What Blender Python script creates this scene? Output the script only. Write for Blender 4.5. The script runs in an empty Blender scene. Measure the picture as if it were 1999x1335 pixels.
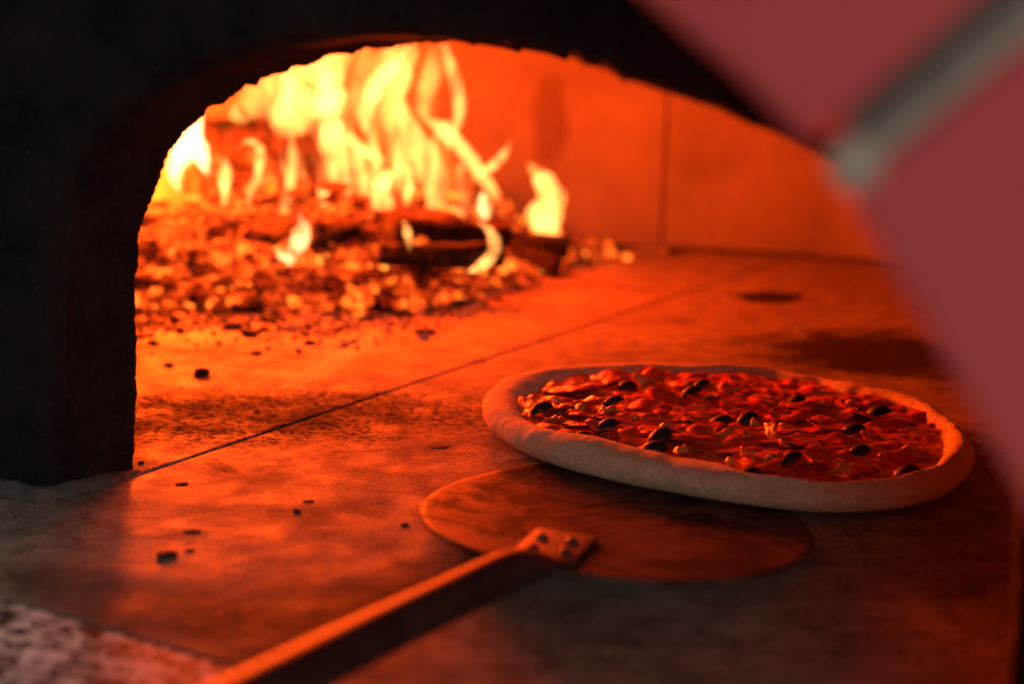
import bpy, bmesh, math, random
import numpy as np
from mathutils import Vector, Matrix, noise as mn

random.seed(7); rng = np.random.default_rng(7)
sc = bpy.context.scene
COL = sc.collection

# ------------------------------------------------------------------ camera
H = .25; PITCH = math.radians(11.3); ROLL = math.radians(1.5); F = 1999*50/36
cd = bpy.data.cameras.new('camera'); cam = bpy.data.objects.new('camera', cd); COL.objects.link(cam)
cd.lens = 50; cd.sensor_width = 36; cd.clip_start = .02; cd.clip_end = 50
cam.location = (0, 0, H)
cam.matrix_world = Matrix.Translation((0, 0, H)) @ Matrix.Rotation(math.pi/2-PITCH, 4, 'X') @ Matrix.Rotation(ROLL, 4, 'Z')
cd.dof.use_dof = True; cd.dof.focus_distance = .90; cd.dof.aperture_fstop = 3.7
sc.camera = cam

def ray(px, py):
    x = (px-999.5)/F; y = -(py-667.5)/F
    c, s = math.cos(ROLL), math.sin(ROLL)
    x, y = x*c-y*s, x*s+y*c
    return Vector((x, y*math.sin(PITCH)+math.cos(PITCH), y*math.cos(PITCH)-math.sin(PITCH)))
C0 = Vector((0, 0, H))
def G(px, py, z=0.):
    r = ray(px, py); return C0 + r*((z-H)/r.z)
def atY(px, py, Y):
    r = ray(px, py); return C0 + r*(Y/r.y)
def onplane(px, py, d):                       # plane  AX.p = d
    r = ray(px, py); return C0 + r*(d/(AX.dot(r)))
AX = Vector((.487, .874, 0)).normalized()     # into the oven
UX = Vector((AX.y, -AX.x, 0))                 # along the mouth, rightwards
B = G(262, 922)
PIN = AX.dot(B)                               # inner plane of the mouth
US = UX.dot(B)

# ------------------------------------------------------------------ materials
class NT:
    def __init__(s, name):
        s.m = bpy.data.materials.new(name); s.m.use_nodes = True
        s.t = s.m.node_tree; s.t.nodes.clear()
        s.out = s.n('ShaderNodeOutputMaterial')
    def n(s, kind, **kw):
        o = s.t.nodes.new(kind)
        for k, v in kw.items():
            if k.startswith('_'): setattr(o, k[1:], v)
            else: o.inputs[k.replace('0', ' ') if k not in o.inputs else k].default_value = v
        return o
    def l(s, a, b): s.t.links.new(a, b)
    def coord(s): return s.n('ShaderNodeTexCoord').outputs['Object']
    def noise(s, scale, detail=4, rough=.55, vec=None, dist=0.):
        o = s.n('ShaderNodeTexNoise'); o.inputs['Scale'].default_value = scale; o.inputs['Detail'].default_value = detail
        o.inputs['Roughness'].default_value = rough; o.inputs['Distortion'].default_value = dist
        s.l(vec if vec else s.coord(), o.inputs['Vector']); return o.outputs['Fac']
    def ramp(s, fac, stops):
        o = s.n('ShaderNodeValToRGB'); s.l(fac, o.inputs['Fac']); e = o.color_ramp.elements
        while len(e) < len(stops): e.new(.5)
        for i, (p, c) in enumerate(stops):
            e[i].position = p; e[i].color = (*c, 1) if len(c) == 3 else c
        return o.outputs['Color']
    def math(s, op, a, b=None, c=None, clamp=False):
        o = s.n('ShaderNodeMath', _operation=op, _use_clamp=clamp)
        for i, v in enumerate((a, b, c)):
            if v is None: continue
            if isinstance(v, (int, float)): o.inputs[i].default_value = v
            else: s.l(v, o.inputs[i])
        return o.outputs[0]
    def mix(s, fac, a, b, mode='MIX'):
        o = s.n('ShaderNodeMix', _data_type='RGBA', _blend_type=mode)
        for sock, v in ((o.inputs[0], fac), (o.inputs[6], a), (o.inputs[7], b)):
            if isinstance(v, tuple): sock.default_value = (*v, 1)
            elif isinstance(v, (int, float)): sock.default_value = v
            else: s.l(v, sock)
        return o.outputs[2]
    def maprange(s, v, a, b, c=0., d=1., kind='SMOOTHSTEP'):
        o = s.n('ShaderNodeMapRange', _interpolation_type=kind)
        s.l(v, o.inputs[0])
        for i, x in enumerate((a, b, c, d)): o.inputs[i+1].default_value = x
        return o.outputs[0]
    def bump(s, h, strength, dist, prev=None):
        o = s.n('ShaderNodeBump'); o.inputs['Strength'].default_value = strength; o.inputs['Distance'].default_value = dist
        s.l(h, o.inputs['Height'])
        if prev: s.l(prev, o.inputs['Normal'])
        return o.outputs['Normal']
    def pbr(s, color, rough=.6, normal=None, metal=0., spec=.5, sss=None, coat=0., emis=None, emis_s=1.):
        p = s.n('ShaderNodeBsdfPrincipled')
        for k, v in (('Base Color', color), ('Roughness', rough), ('Metallic', metal)):
            if isinstance(v, tuple): p.inputs[k].default_value = (*v, 1)
            elif isinstance(v, (int, float)): p.inputs[k].default_value = v
            else: s.l(v, p.inputs[k])
        p.inputs['Specular IOR Level'].default_value = spec
        p.inputs['Coat Weight'].default_value = coat; p.inputs['Coat Roughness'].default_value = .15
        if normal: s.l(normal, p.inputs['Normal'])
        if emis is not None:
            s.l(emis, p.inputs['Emission Color']); p.inputs['Emission Strength'].default_value = emis_s
        s.l(p.outputs[0], s.out.inputs['Surface']); return p
    def stain(s, px, py, rx, ry, rot_deg, noise_amt=.5, nscale=40, soft=.6, z=0., streak=None):
        """mask 0..1 for a patch on the hearth centred at a spot; radii in metres"""
        g = G(px, py, z)
        mp = s.n('ShaderNodeMapping', _vector_type='TEXTURE')
        mp.inputs['Location'].default_value = (g.x, g.y, 0); mp.inputs['Rotation'].default_value = (0, 0, math.radians(rot_deg))
        mp.inputs['Scale'].default_value = (rx, ry, 1)
        s.l(s.coord(), mp.inputs['Vector'])
        ln = s.n('ShaderNodeVectorMath', _operation='LENGTH'); 
        fl = s.n('ShaderNodeVectorMath', _operation='MULTIPLY'); fl.inputs[1].default_value = (1, 1, 0)
        s.l(mp.outputs[0], fl.inputs[0]); s.l(fl.outputs[0], ln.inputs[0])
        nz = s.noise(nscale, 5, .65)
        d = s.math('ADD', ln.outputs['Value'], s.math('MULTIPLY', s.math('SUBTRACT', nz, .5), noise_amt*3))
        return s.maprange(d, 1-soft/2, 1+soft/2, 1., 0.)

def mat_hearth():
    s = NT('hearth_stone')
    big = s.noise(9, 5, .6); mid = s.noise(45, 6, .65, dist=.6); fine = s.noise(520, 4, .75)
    st = s.n('ShaderNodeMapping'); st.inputs['Rotation'].default_value = (0, 0, -math.atan2(AX.y, AX.x)+.35); st.inputs['Scale'].default_value = (35, 170, 60)
    s.l(s.coord(), st.inputs['Vector']); streak = s.noise(1., 5, .65, vec=st.outputs[0])
    c = s.ramp(big, [(.3, (.30, .24, .195)), (.7, (.50, .425, .34))])
    c = s.mix(s.math('MULTIPLY', s.maprange(mid, .40, .72), .75), c, (.115, .09, .072))
    c = s.mix(s.math('MULTIPLY', s.maprange(streak, .5, .66), .55), c, (.13, .10, .08))
    dark = None
    # speckles of soot
    grain = s.math('MULTIPLY', s.maprange(fine, .51, .58), s.maprange(big, .30, .60, .45, 1.))
    c = s.mix(s.math('MULTIPLY', grain, .8), c, (.05, .035, .03))
    # pale flour dust
    flour = s.stain(600, 740, .012, .20, -10, .5, 30, .9)
    c = s.mix(s.math('MULTIPLY', flour, .6), c, (.6, .55, .48))
    darks = [(400, 810, .16, .07, 8, .5, 25, 1.1, .85), (1505, 580, .034, .045, -30, .42, 38, .35, .96), (1460, 577, .03, .014, -10, .25, 60, .5, .8), (1720, 690, .12, .10, -8, .5, 18, .8, .94),
             (860, 872, .008, .004, 10, .3, 200, .4, .8), (800, 1170, .05, .02, 40, .5, 45, 1., .6), (730, 815, .03, .013, 20, .5, 60, 1., .55),
             (330, 690, .10, .04, 0, .6, 50, 1., .55), (980, 590, .05, .012, -5, .6, 60, .9, .6),(1180, 560, .06, .012, -8, .5, 60, .9, .5),
             (420, 905, .03, .006, -50, .5, 90, .7, .7), (340, 1200, .12, .03, -27, .4, 30, .9, .6), (1330, 625, .02, .006, 10, .4, 80, .6, .5),
             (560, 1180, .05, .03, 20, .5, 40, 1., .5), (650, 1000, .03, .02, 30, .5, 40, 1., .35), (1240, 690, .03, .006, 20, .5, 80, .8, .4)]
    for (px, py, rx, ry, rot, na, ns, so, k) in darks:
        mk = s.math('MULTIPLY', s.stain(px, py, rx, ry, rot, na, ns, so), k)
        c = s.mix(mk, c, (.04, .027, .022)); dark = mk if dark is None else s.math('MAXIMUM', dark, mk)
    # fine speckled soot near the pillar
    sp = s.math('MULTIPLY', s.stain(420, 810, .24, .10, 10, .4, 20, 1.1), s.maprange(s.noise(160, 4, .75), .47, .56))
    c = s.mix(sp, c, (.03, .02, .018))
    rough = s.ramp(s.noise(30, 4, .6), [(.3, (.46,)*3), (.7, (.75,)*3)])
    h = s.math('ADD', s.math('MULTIPLY', mid, .5), s.math('MULTIPLY', fine, .35))
    p = s.pbr(c, rough, s.bump(h, .6, .0016), spec=.1)
    sheen = s.math('MULTIPLY', s.maprange(s.noise(26, 6, .7), .36, .74, .012, .085), s.math('SUBTRACT', 1., s.math('MAXIMUM', sp, dark)))
    s.l(sheen, p.inputs['Specular IOR Level'])
    return s.m

def simple(name, c1, c2, scale=20, rough=.7, bump=.3, bdist=.002, detail=5, metal=0., spec=.5, speck=None, sscale=200, lo=.35, hi=.65, coat=0.):
    s = NT(name)
    n1 = s.noise(scale, detail, .6)
    c = s.ramp(n1, [(lo, c1), (hi, c2)])
    if speck: c = s.mix(s.maprange(s.noise(sscale, 3, .6), .60, .68), c, speck)
    h = s.math('ADD', n1, s.math('MULTIPLY', s.noise(scale*6, 3, .6), .4))
    s.pbr(c, rough, s.bump(h, bump, bdist), metal, spec, coat=coat)
    return s.m

M_hearth = mat_hearth()
M_soot = simple('sooty_brick', (.011, .0095, .009), (.034, .027, .024), 26, .92, 1., .006, speck=(.042, .031, .026), sscale=190, spec=.2)
M_dome = None
def mat_dome():
    s = NT('refractory_wall')
    n1 = s.noise(7, 5, .6); n2 = s.noise(60, 4, .6)
    c = s.ramp(n1, [(.3, (.13, .112, .094)), (.7, (.22, .195, .165))])
    c = s.mix(s.math('MULTIPLY', s.maprange(n2, .52, .7), .35), c, (.16, .13, .11))
    for (px, py, r1, r2, k) in ((1078, 245, .03, .07, .75), (1150, 140, .12, .03, .3), (1380, 330, .05, .02, .25)):
        g = atY(px, py, 1.88)
        mp = s.n('ShaderNodeMapping', _vector_type='TEXTURE'); mp.inputs['Location'].default_value = g; mp.inputs['Scale'].default_value = (r1, .3, r2)
        s.l(s.coord(), mp.inputs['Vector'])
        ln = s.n('ShaderNodeVectorMath', _operation='LENGTH'); s.l(mp.outputs[0], ln.inputs[0])
        d = s.math('ADD', ln.outputs['Value'], s.math('MULTIPLY', s.math('SUBTRACT', s.noise(25, 4), .5), .9))
        c = s.mix(s.math('MULTIPLY', s.maprange(d, .5, 1.1, 1., 0.), k), c, (.09, .06, .05))
    sx = s.n('ShaderNodeSeparateXYZ'); s.l(s.coord(), sx.inputs[0])      # unseen crown given thick soot to cut bounced firelight
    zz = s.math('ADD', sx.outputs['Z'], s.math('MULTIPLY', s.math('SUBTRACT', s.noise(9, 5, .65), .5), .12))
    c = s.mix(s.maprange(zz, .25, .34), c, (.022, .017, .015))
    h = s.math('ADD', n1, s.math('MULTIPLY', n2, .4))
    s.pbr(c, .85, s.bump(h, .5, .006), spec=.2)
    return s.m
M_dome = mat_dome()
M_gap = simple('joint_dark', (.02, .015, .012), (.04, .03, .025), 60)
M_fillet = simple('grey_mortar', (.10, .095, .09), (.2, .19, .18), 90, .9, .8, .003)
M_tile = simple('red_glazed_tile', (.82, .12, .13), (.88, .145, .155), 12, .34, .12, .002, spec=.5)
M_mortar = simple('pale_mortar', (.52, .46, .38), (.66, .60, .50), 120, .8, .5, .001)
M_joint = simple('shaded_mortar', (.15, .135, .12), (.20, .18, .16), 120, .9, .5, .001)  # upper half of the mortar strip, its shade put into the colour
def mat_granite():
    s = NT('granite')
    v = s.n('ShaderNodeTexVoronoi'); v.inputs['Scale'].default_value = 210; s.l(s.coord(), v.inputs['Vector'])
    sep = s.n('ShaderNodeSeparateColor'); s.l(v.outputs['Color'], sep.inputs[0])
    n1 = s.noise(110, 4, .6)
    f_ = s.math('ADD', s.math('MULTIPLY', sep.outputs[0], .55), s.math('MULTIPLY', s.maprange(n1, .35, .65), .45))
    c = s.ramp(f_, [(.25, (.03, .028, .027)), (.42, (.22, .20, .185)), (.6, (.52, .48, .44)), (.8, (.85, .82, .77))])
    s.pbr(c, .6, None, spec=.08); return s.m
M_granite = mat_granite()
def mat_dough():
    s = NT('pizza_dough')
    n1 = s.noise(28, 5, .6); n2 = s.noise(260, 4, .7); n3 = s.noise(900, 2, .6)
    c = s.ramp(n1, [(.3, (.58, .43, .27)), (.7, (.74, .60, .42))])
    c = s.mix(s.math('MULTIPLY', s.maprange(n2, .46, .64), .45), c, (.86, .78, .64))
    c = s.mix(s.math('MULTIPLY', s.maprange(n3, .55, .68), .15), c, (.40, .28, .17))
    h = s.math('ADD', s.math('MULTIPLY', n2, .7), s.math('MULTIPLY', n3, .35))
    h = s.math('ADD', h, s.math('MULTIPLY', n1, .8))
    s.pbr(c, .9, s.bump(h, .8, .0026), spec=.15); return s.m
M_dough = mat_dough()
def wet(name, c1, c2, scale, rough=.26, bump=.9, bd=.0018, spots=None):
    s = NT(name)
    n1 = s.noise(scale, 5, .65, dist=.4); n2 = s.noise(scale*5, 4, .65)
    c = s.ramp(n1, [(.36, c1), (.64, c2)])
    if spots: c = s.mix(s.maprange(n2, .58, .68), c, spots)
    r = s.ramp(n2, [(.35, (rough*.7,)*3), (.7, (min(1, rough*1.9),)*3)])
    s.pbr(c, r, s.bump(s.math('ADD', n1, s.math('MULTIPLY', n2, .6)), bump, bd), spec=.5, coat=.35 if c1[0] > .1 else 0.); return s.m
M_sauce = wet('tomato_sauce', (.55, .035, .02), (.74, .18, .06), 60, .2, .8, .0020, spots=(.70, .36, .12))
M_salami = wet('salami', (.60, .028, .018), (.80, .09, .045), 80, .17, .7, .0014, spots=(.64, .14, .08))
M_ham = wet('ham', (.60, .045, .03), (.78, .14, .08), 55, .18, .7, .0014)
M_mush = wet('mushroom', (.50, .15, .035), (.70, .32, .09), 90, .35, .7, .0012)
M_cheese = wet('cheese', (.62, .22, .045), (.76, .36, .09), 90, .3, .6, .001)
M_olive = wet('olive_skin', (.006, .004, .004), (.014, .008, .007), 90, .5, .2, .0008)
M_olive_in = wet('olive_flesh', (.25, .16, .08), (.40, .27, .14), 160, .4, .3, .0008)
def mat_blade():
    s = NT('worn_peel_steel')
    n1 = s.noise(22, 6, .65, dist=.8); n2 = s.noise(160, 4, .7)
    patch = s.maprange(n1, .42, .60)
    c = s.mix(patch, (.135, .088, .076), (.038, .026, .022))
    c = s.mix(s.math('MULTIPLY', s.maprange(n2, .48, .60), .6), c, (.035, .025, .022))
    r = s.math('ADD', s.math('MULTIPLY', patch, .2), .52)
    s.pbr(c, r, s.bump(s.math('ADD', n1, s.math('MULTIPLY', n2, .4)), .35, .0012), metal=0., spec=.03); return s.m
M_blade = mat_blade()
M_steel = simple('dark_steel', (.07, .055, .05), (.12, .095, .085), 60, .45, .2, .001, metal=.3)
M_handle = simple('dark_handle', (.026, .019, .018), (.045, .033, .03), 40, .52, .2, .001, spec=.45)
M_char = simple('charcoal', (.012, .009, .008), (.05, .038, .032), 120, .9, .8, .003)
M_crumb = simple('burnt_crumb', (.02, .012, .009), (.07, .045, .03), 300, .9, .8, .001)
M_ash = simple('pale_ash', (.30, .26, .22), (.46, .41, .36), 200, .95, .8, .001)

FIRE = (1., .068, .0035)
def mat_ember(name, bias, strength):
    s = NT(name)
    g = s.n('ShaderNodeNewGeometry')
    n1 = s.noise(26, 3, .6); n2 = s.noise(110, 4, .65)
    v = s.math('ADD', s.math('MULTIPLY', n1, .75), s.math('MULTIPLY', n2, .5)); v = s.math('SUBTRACT', v, .07)
    v = s.math('ADD', v, s.math('MULTIPLY', s.math('SUBTRACT', g.outputs['Random Per Island'], .5), .26))
    at = s.n('ShaderNodeAttribute', _attribute_name='heat')
    v = s.math('ADD', v, s.math('MULTIPLY', s.math('SUBTRACT', at.outputs['Fac'], .5), .5))
    v = s.math('ADD', v, bias)
    e = s.ramp(v, [(.40, (0, 0, 0)), (.52, (.10, .004, .0005)), (.64, (.5, .035, .003)), (.75, (1., .17, .012)), (.88, (1., .50, .08))])
    s.pbr(s.ramp(n2, [(.4, (.010, .007, .006)), (.7, (.045, .032, .028))]), .9, s.bump(n2, .8, .004), spec=.2, emis=e, emis_s=strength)
    return s.m
M_ember = mat_ember('glowing_embers', .25, 2.6)
M_log = mat_ember('burning_log', .02, 1.0)

def flame_mat(name, strength, col=(1., .20, .035)):
    s = NT(name)
    e = s.n('ShaderNodeEmission'); e.inputs['Color'].default_value = (*col, 1); e.inputs['Strength'].default_value = strength
    if name != 'flame_veil':                   # streaks of denser and thinner burning gas
        mp = s.n('ShaderNodeMapping'); mp.inputs['Scale'].default_value = (42, 30, 11); mp.inputs['Rotation'].default_value = (.1, .25, 0)
        s.l(s.coord(), mp.inputs['Vector'])
        nn = s.noise(1., 2, .5, vec=mp.outputs[0], dist=.9)
        s.l(s.maprange(nn, .32, .68, strength*.35, strength*1.7), e.inputs['Strength'])
    s.l(e.outputs[0], s.out.inputs['Volume'])
    return s.m

# ------------------------------------------------------------------ builders
def link(name, mesh, m=None, parent=None):
    o = bpy.data.objects.new(name, mesh); COL.objects.link(o)
    if m: mesh.materials.append(m)
    if parent: o.parent = parent
    return o
def from_bm(name, bm, m=None, parent=None, smooth=True):
    me = bpy.data.meshes.new(name); bm.normal_update(); bm.to_mesh(me); bm.free()
    if smooth:
        for p in me.polygons: p.use_smooth = True
    return link(name, me, m, parent)
def mesh(name, v, f, m=None, parent=None, smooth=True):
    me = bpy.data.meshes.new(name); me.from_pydata([tuple(x) for x in v], [], f); me.validate(); 
    bm = bmesh.new(); bm.from_mesh(me); bmesh.ops.recalc_face_normals(bm, faces=bm.faces); bm.to_mesh(me); bm.free()
    for p in me.polygons: p.use_smooth = smooth
    return link(name, me, m, parent)
def tag(o, label, cat, group=None):
    o['label'] = label; o['category'] = cat
    if group: o['group'] = group
    return o
def struct(o): o['kind'] = 'structure'; return o
def empty(name, loc=(0, 0, 0)):
    o = bpy.data.objects.new(name, None); o.empty_display_size = .05; o.location = loc; COL.objects.link(o); return o
def under(o, p):                              # parent a mesh given in world coordinates under an Empty
    o.parent = p; o.matrix_parent_inverse = Matrix.Translation(p.location).inverted(); return o
def bevel(bm, w, seg=2, ang=.6):
    bmesh.ops.bevel(bm, geom=[e for e in bm.edges if e.is_manifold and e.calc_face_angle(0) > ang], offset=w, segments=seg, profile=.6, affect='EDGES')
def prism(name, poly, d0, d1, m, parent=None, bev=0., seg=3):
    """poly = world points on a plane; extruded from d0 to d1 along AX"""
    bm = bmesh.new()
    lo = [bm.verts.new(p + AX*d0) for p in poly]; hi = [bm.verts.new(p + AX*d1) for p in poly]
    n = len(poly)
    bm.faces.new(lo); bm.faces.new(hi[::-1])
    for i in range(n): bm.faces.new((lo[i], lo[(i+1) % n], hi[(i+1) % n], hi[i]))
    bmesh.ops.recalc_face_normals(bm, faces=bm.faces)
    if bev: bevel(bm, bev, seg)
    o = from_bm(name, bm, m, None, smooth=bool(bev))
    if parent: under(o, parent)
    return o
def slab(name, poly2, z0, z1, m, bev=.0015):
    bm = bmesh.new()
    lo = [bm.verts.new((p[0], p[1], z0)) for p in poly2]; hi = [bm.verts.new((p[0], p[1], z1)) for p in poly2]
    n = len(poly2); bm.faces.new(lo[::-1]); bm.faces.new(hi)
    for i in range(n): bm.faces.new((lo[i], lo[(i+1) % n], hi[(i+1) % n], hi[i]))
    bmesh.ops.recalc_face_normals(bm, faces=bm.faces)
    if bev: bevel(bm, bev, 2)
    return from_bm(name, bm, m, smooth=False)
def catmull(P, n):
    P = [np.array(p, float) for p in P]; P = [2*P[0]-P[1]] + P + [2*P[-1]-P[-2]]
    out = []
    for i in range(1, len(P)-2):
        for k in range(n):
            t = k/n; a, b, c, d = P[i-1:i+3]
            out.append(.5*((2*b)+(c-a)*t+(2*a-5*b+4*c-d)*t*t+(3*b-a-3*c+d)*t**3))
    out.append(P[-2]); return out
def nz(x, y, z=0., s=1.): return mn.noise(Vector((x*s, y*s, z*s)))

# ------------------------------------------------------------------ setting: hearth, landing
def uv(s, d): 
    p = UX*(US+s) + AX*d
    return (p.x, p.y)
edge1, edge2 = G(0, 1170), G(450, 1290)
dE = AX.dot((edge1+edge2)/2)
sSeam = UX.dot(G(800, 750)) - US
gap = .0016
# two broad refractory slabs with a real joint between them, on a dark bed
struct(slab('hearth_floor', [uv(-1.2, dE), uv(sSeam-gap, dE), uv(sSeam-gap, 2.3), uv(-1.2, 2.3)], -.03, 0, M_hearth))
struct(slab('hearth_floor', [uv(sSeam+gap, dE), uv(1.6, dE), uv(1.6, 2.3), uv(sSeam+gap, 2.3)], -.03, 0, M_hearth))
struct(slab('hearth_bed', [uv(-1.2, dE+.004), uv(1.6, dE+.004), uv(1.6, 2.3), uv(-1.2, 2.3)], -.05, -.006, M_gap, 0)).location.z = -.0007
struct(slab('granite_landing', [uv(-1.2, -.6), uv(1.6, -.6), uv(1.6, dE-.0005), uv(-1.2, dE-.0005)], -.04, -.0006, M_granite, .0008))

# ------------------------------------------------------------------ oven dome
DC = Vector((.138, 1.209, 0)); DR = .70
dome = empty('oven_dome', DC)
tag(dome, 'round refractory inner wall and dome of the oven, orange in the firelight', 'oven dome')
def dome_prof(z0):
    pr = [(DR, z0), (DR, .08), (DR, .16), (DR*.995, .22)]
    for k in range(1, 15):
        a = k/14*math.pi/2; pr.append((DR*.995*math.cos(a)**.8 if k < 14 else .001, .22+.25*math.sin(a)))
    return pr
def dome_piece(name, a0, a1, m, off=0., wob=.004):
    n = 40; v = []; f = []; pr = dome_prof(-.004 if off else .006); k = len(pr)
    for i in range(n+1):
        a = a0+(a1-a0)*i/n
        for (r, z) in pr:
            rr = r+off + wob*nz(r*math.cos(a)*4, r*math.sin(a)*4, z*4)*(1 if off == 0 else 0)
            v.append((DC.x+rr*math.cos(a), DC.y+rr*math.sin(a), z+(off if z > .22 else 0)))
    for i in range(n):
        for j in range(k-1): f.append((i*k+j, i*k+j+1, (i+1)*k+j+1, (i+1)*k+j))
    me = bpy.data.meshes.new(name); me.from_pydata(v, [], f)
    bm = bmesh.new(); bm.from_mesh(me)
    bmesh.ops.bisect_plane(bm, geom=bm.verts[:]+bm.edges[:]+bm.faces[:], plane_co=AX*(PIN+.012), plane_no=AX, clear_inner=True)
    bmesh.ops.recalc_face_normals(bm, faces=bm.faces); bm.to_mesh(me); bm.free()
    for p in me.polygons: p.use_smooth = True
    return under(link(name, me, m), dome)
gs = G(1290, 488); a_s = math.atan2(gs.y-DC.y, gs.x-DC.x); step = math.pi/3
for i in range(6):
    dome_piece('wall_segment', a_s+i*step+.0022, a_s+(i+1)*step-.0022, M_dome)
dome_piece('backing_shell', 0, 2*math.pi, M_gap, .012)

# ------------------------------------------------------------------ front wall with the arched mouth
rim_px = [(262, 922), (266, 700), (268, 500), (278, 440), (300, 370), (330, 305), (365, 255), (410, 215), (500, 160), (620, 118), (740, 92), (870, 82), (1000, 90), (1100, 103), (1200, 122), (1300, 156), (1400, 190), (1477, 217)]
prof = []
for p in rim_px:
    q = onplane(p[0], p[1], PIN); prof.append((UX.dot(q)-US, q.z))
prof[0] = (0., -.0)
W = .512                                       # mouth width; right leg mirrors the left
prof += [(.41, .2185), (.44, .204), (.468, .183), (.490, .155), (.503, .12), (.510, .06), (W, 0)]
pp = catmull(prof, 14)
fine = []
for i in range(len(pp)-1):                      # resample about every 1.2 mm
    L = np.linalg.norm(pp[i+1]-pp[i]); k = max(1, int(L/.0012))
    fine += [pp[i]+(pp[i+1]-pp[i])*j/k for j in range(k)]
fine.append(pp[-1])
NP = len(fine); arr = np.array(fine)
tang = np.gradient(arr, axis=0); tang /= np.linalg.norm(tang, axis=1)[:, None]
nor = np.stack([-tang[:, 1], tang[:, 0]], 1)    # outward from the opening
nor *= np.where((nor*(arr-np.array([W/2, .1]))).sum(1) > 0, 1, -1)[:, None]
notch = []
for (x, y, dpt, wd) in [(500, 162, .0030, .0016), (438, 205, .0040, .0018), (402, 228, .0035, .002), (690, 105, .002, .001), (800, 90, .0025, .001), (925, 86, .0015, .002), (1012, 93, .004, .0022), (1105, 105, .003, .002), (560, 138, .0015, .001), (600, 122, .002, .001), (1240, 135, .003, .003), (1310, 160, .003, .003)]:
    q = onplane(x, y, PIN); notch.append((UX.dot(q)-US, q.z, dpt, wd))
loops = []
for (dd, off, jag) in [(.0, .0, 1.), (-.006, .0004, .8), (-.02, .001, .5), (-.04, .0015, .4), (-.052, .002, .35), (-.060, .006, .3), (-.063, .013, .25)]:
    L = []
    for i in range(NP):
        s_, z_ = arr[i]
        w = jag*(.0008*nz(s_*260, z_*260, dd*60) + .0024*nz(s_*70, z_*70, 3+dd*60) + .0009*nz(s_*700, z_*700))
        for (ns, nz_, dp, wd) in notch:
            d2 = (s_-ns)**2+(z_-nz_)**2
            if d2 < (4*wd)**2: w -= jag*dp*1.1*math.exp(-d2/wd**2)
        q = arr[i]+nor[i]*(off+w)
        p = UX*(US+q[0])+AX*(PIN+dd); L.append((p.x, p.y, max(q[1], 0) if i not in (0, NP-1) else 0.))
    loops.append(L)
v = []; f = []
for L in loops: v += L
for k in range(len(loops)-1):
    for i in range(NP-1): f.append((k*NP+i, k*NP+i+1, (k+1)*NP+i+1, (k+1)*NP+i))
def outer_ring(dd):
    out = []
    cx, cz = W/2, .0
    for i in range(NP):
        t = i/(NP-1)*math.pi
        x = -math.cos(t)*1.0; zz = math.sin(t)
        k = 1/max(abs(x), abs(zz), 1e-6); x *= k; zz *= k
        p = UX*(US+cx+x*1.05)+AX*(PIN+dd); out.append((p.x, p.y, max(0, zz*.62)))
    return out
for dd, base in ((0., 0), (-.063, len(loops)-1)):
    b = len(v); v += outer_ring(dd)
    for i in range(NP-1): f.append((base*NP+i, base*NP+i+1, b+i+1, b+i))
fw = empty('oven_front_wall', B)
tag(fw, 'soot black front wall of the oven with chipped arched mouth', 'wall')
under(mesh('arch_wall', v, f, M_soot, smooth=False), fw)
# mortar bead at the foot of the left pier
bead = []
foot = [(-.16, -.063-.004), (-.06, -.0675), (-.018, -.068), (-.006, -.062), (-.001, -.045), (.001, -.02), (.001, .002)]
foot = catmull(foot, 6)
v = []; f = []; K = 7
for i, (s_, d_) in enumerate(foot):
    a = foot[max(0, i-1)]; b_ = foot[min(len(foot)-1, i+1)]
    t = np.array(b_)-np.array(a); t /= np.linalg.norm(t); n_ = np.array([t[1], -t[0]])
    taper = min(1, (len(foot)-1-i)/10+.25)
    for k in range(K):
        a_ = math.pi*k/(K-1)
        wv = 1+.35*nz(s_*90, d_*90, k*.3)
        o = n_*(math.cos(a_)*.009*wv*taper)
        p = UX*(US+s_+o[0])+AX*(PIN+d_+o[1]); v.append((p.x, p.y, .0004+math.sin(a_)*.006*wv*taper))
for i in range(len(foot)-1):
    for k in range(K-1): f.append((i*K+k, i*K+k+1, (i+1)*K+k+1, (i+1)*K+k))
under(mesh('mortar_fillet', v, f, M_fillet), fw)

# ------------------------------------------------------------------ red tiled surround close to the camera
DS = .31
sil = [(-400, -800), (150, -700), (560, -530), (900, -330), (1020, -215), (1140, -105), (1262, 0), (1350, 78), (1435, 150), (1512, 225), (1582, 302), (1645, 390), (1712, 495), (1782, 610), (1852, 728), (1922, 850), (1988, 970), (2040, 1080), (2080, 1190), (2105, 1330), (2118, 1600), (2120, 2000), (2120, 2560)]
sp = [onplane(x, y, DS) for x, y in catmull(sil, 6)]
sur = empty('arch_surround', (onplane(1988, 970, DS).x, onplane(1988, 970, DS).y, 0))
tag(sur, 'red glazed tile arch surround with pale mortar joint, blurred in the right foreground', 'tile surround')
j0 = min(range(len(sp)), key=lambda i: (sp[i]-onplane(1640, 345, DS)).length)
def outward(i, w):
    a = sp[max(0, i-1)]; b_ = sp[min(len(sp)-1, i+1)]; t = (b_-a).normalized()
    n_ = AX.cross(t).normalized()
    if n_.dot(UX) < 0: n_ = -n_
    return sp[i]+n_*w
WT = .30
jdir = (onplane(1999, 12, DS)-onplane(1632, 322, DS)).normalized()
jn = AX.cross(jdir).normalized()
if jn.z < 0: jn = -jn                          # up/left side of the joint
J = onplane(1632, 322, DS)
def clip(poly, co, no):
    out = []
    for i in range(len(poly)):
        a, b_ = poly[i], poly[(i+1) % len(poly)]; da, db = (a-co).dot(no), (b_-co).dot(no)
        if da >= 0: out.append(a)
        if da*db < 0: out.append(a+(b_-a)*(da/(da-db)))
    return out
upper = [sp[i] for i in range(0, j0+6)] + [outward(i, WT) for i in range(j0+5, -1, -1)]
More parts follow.
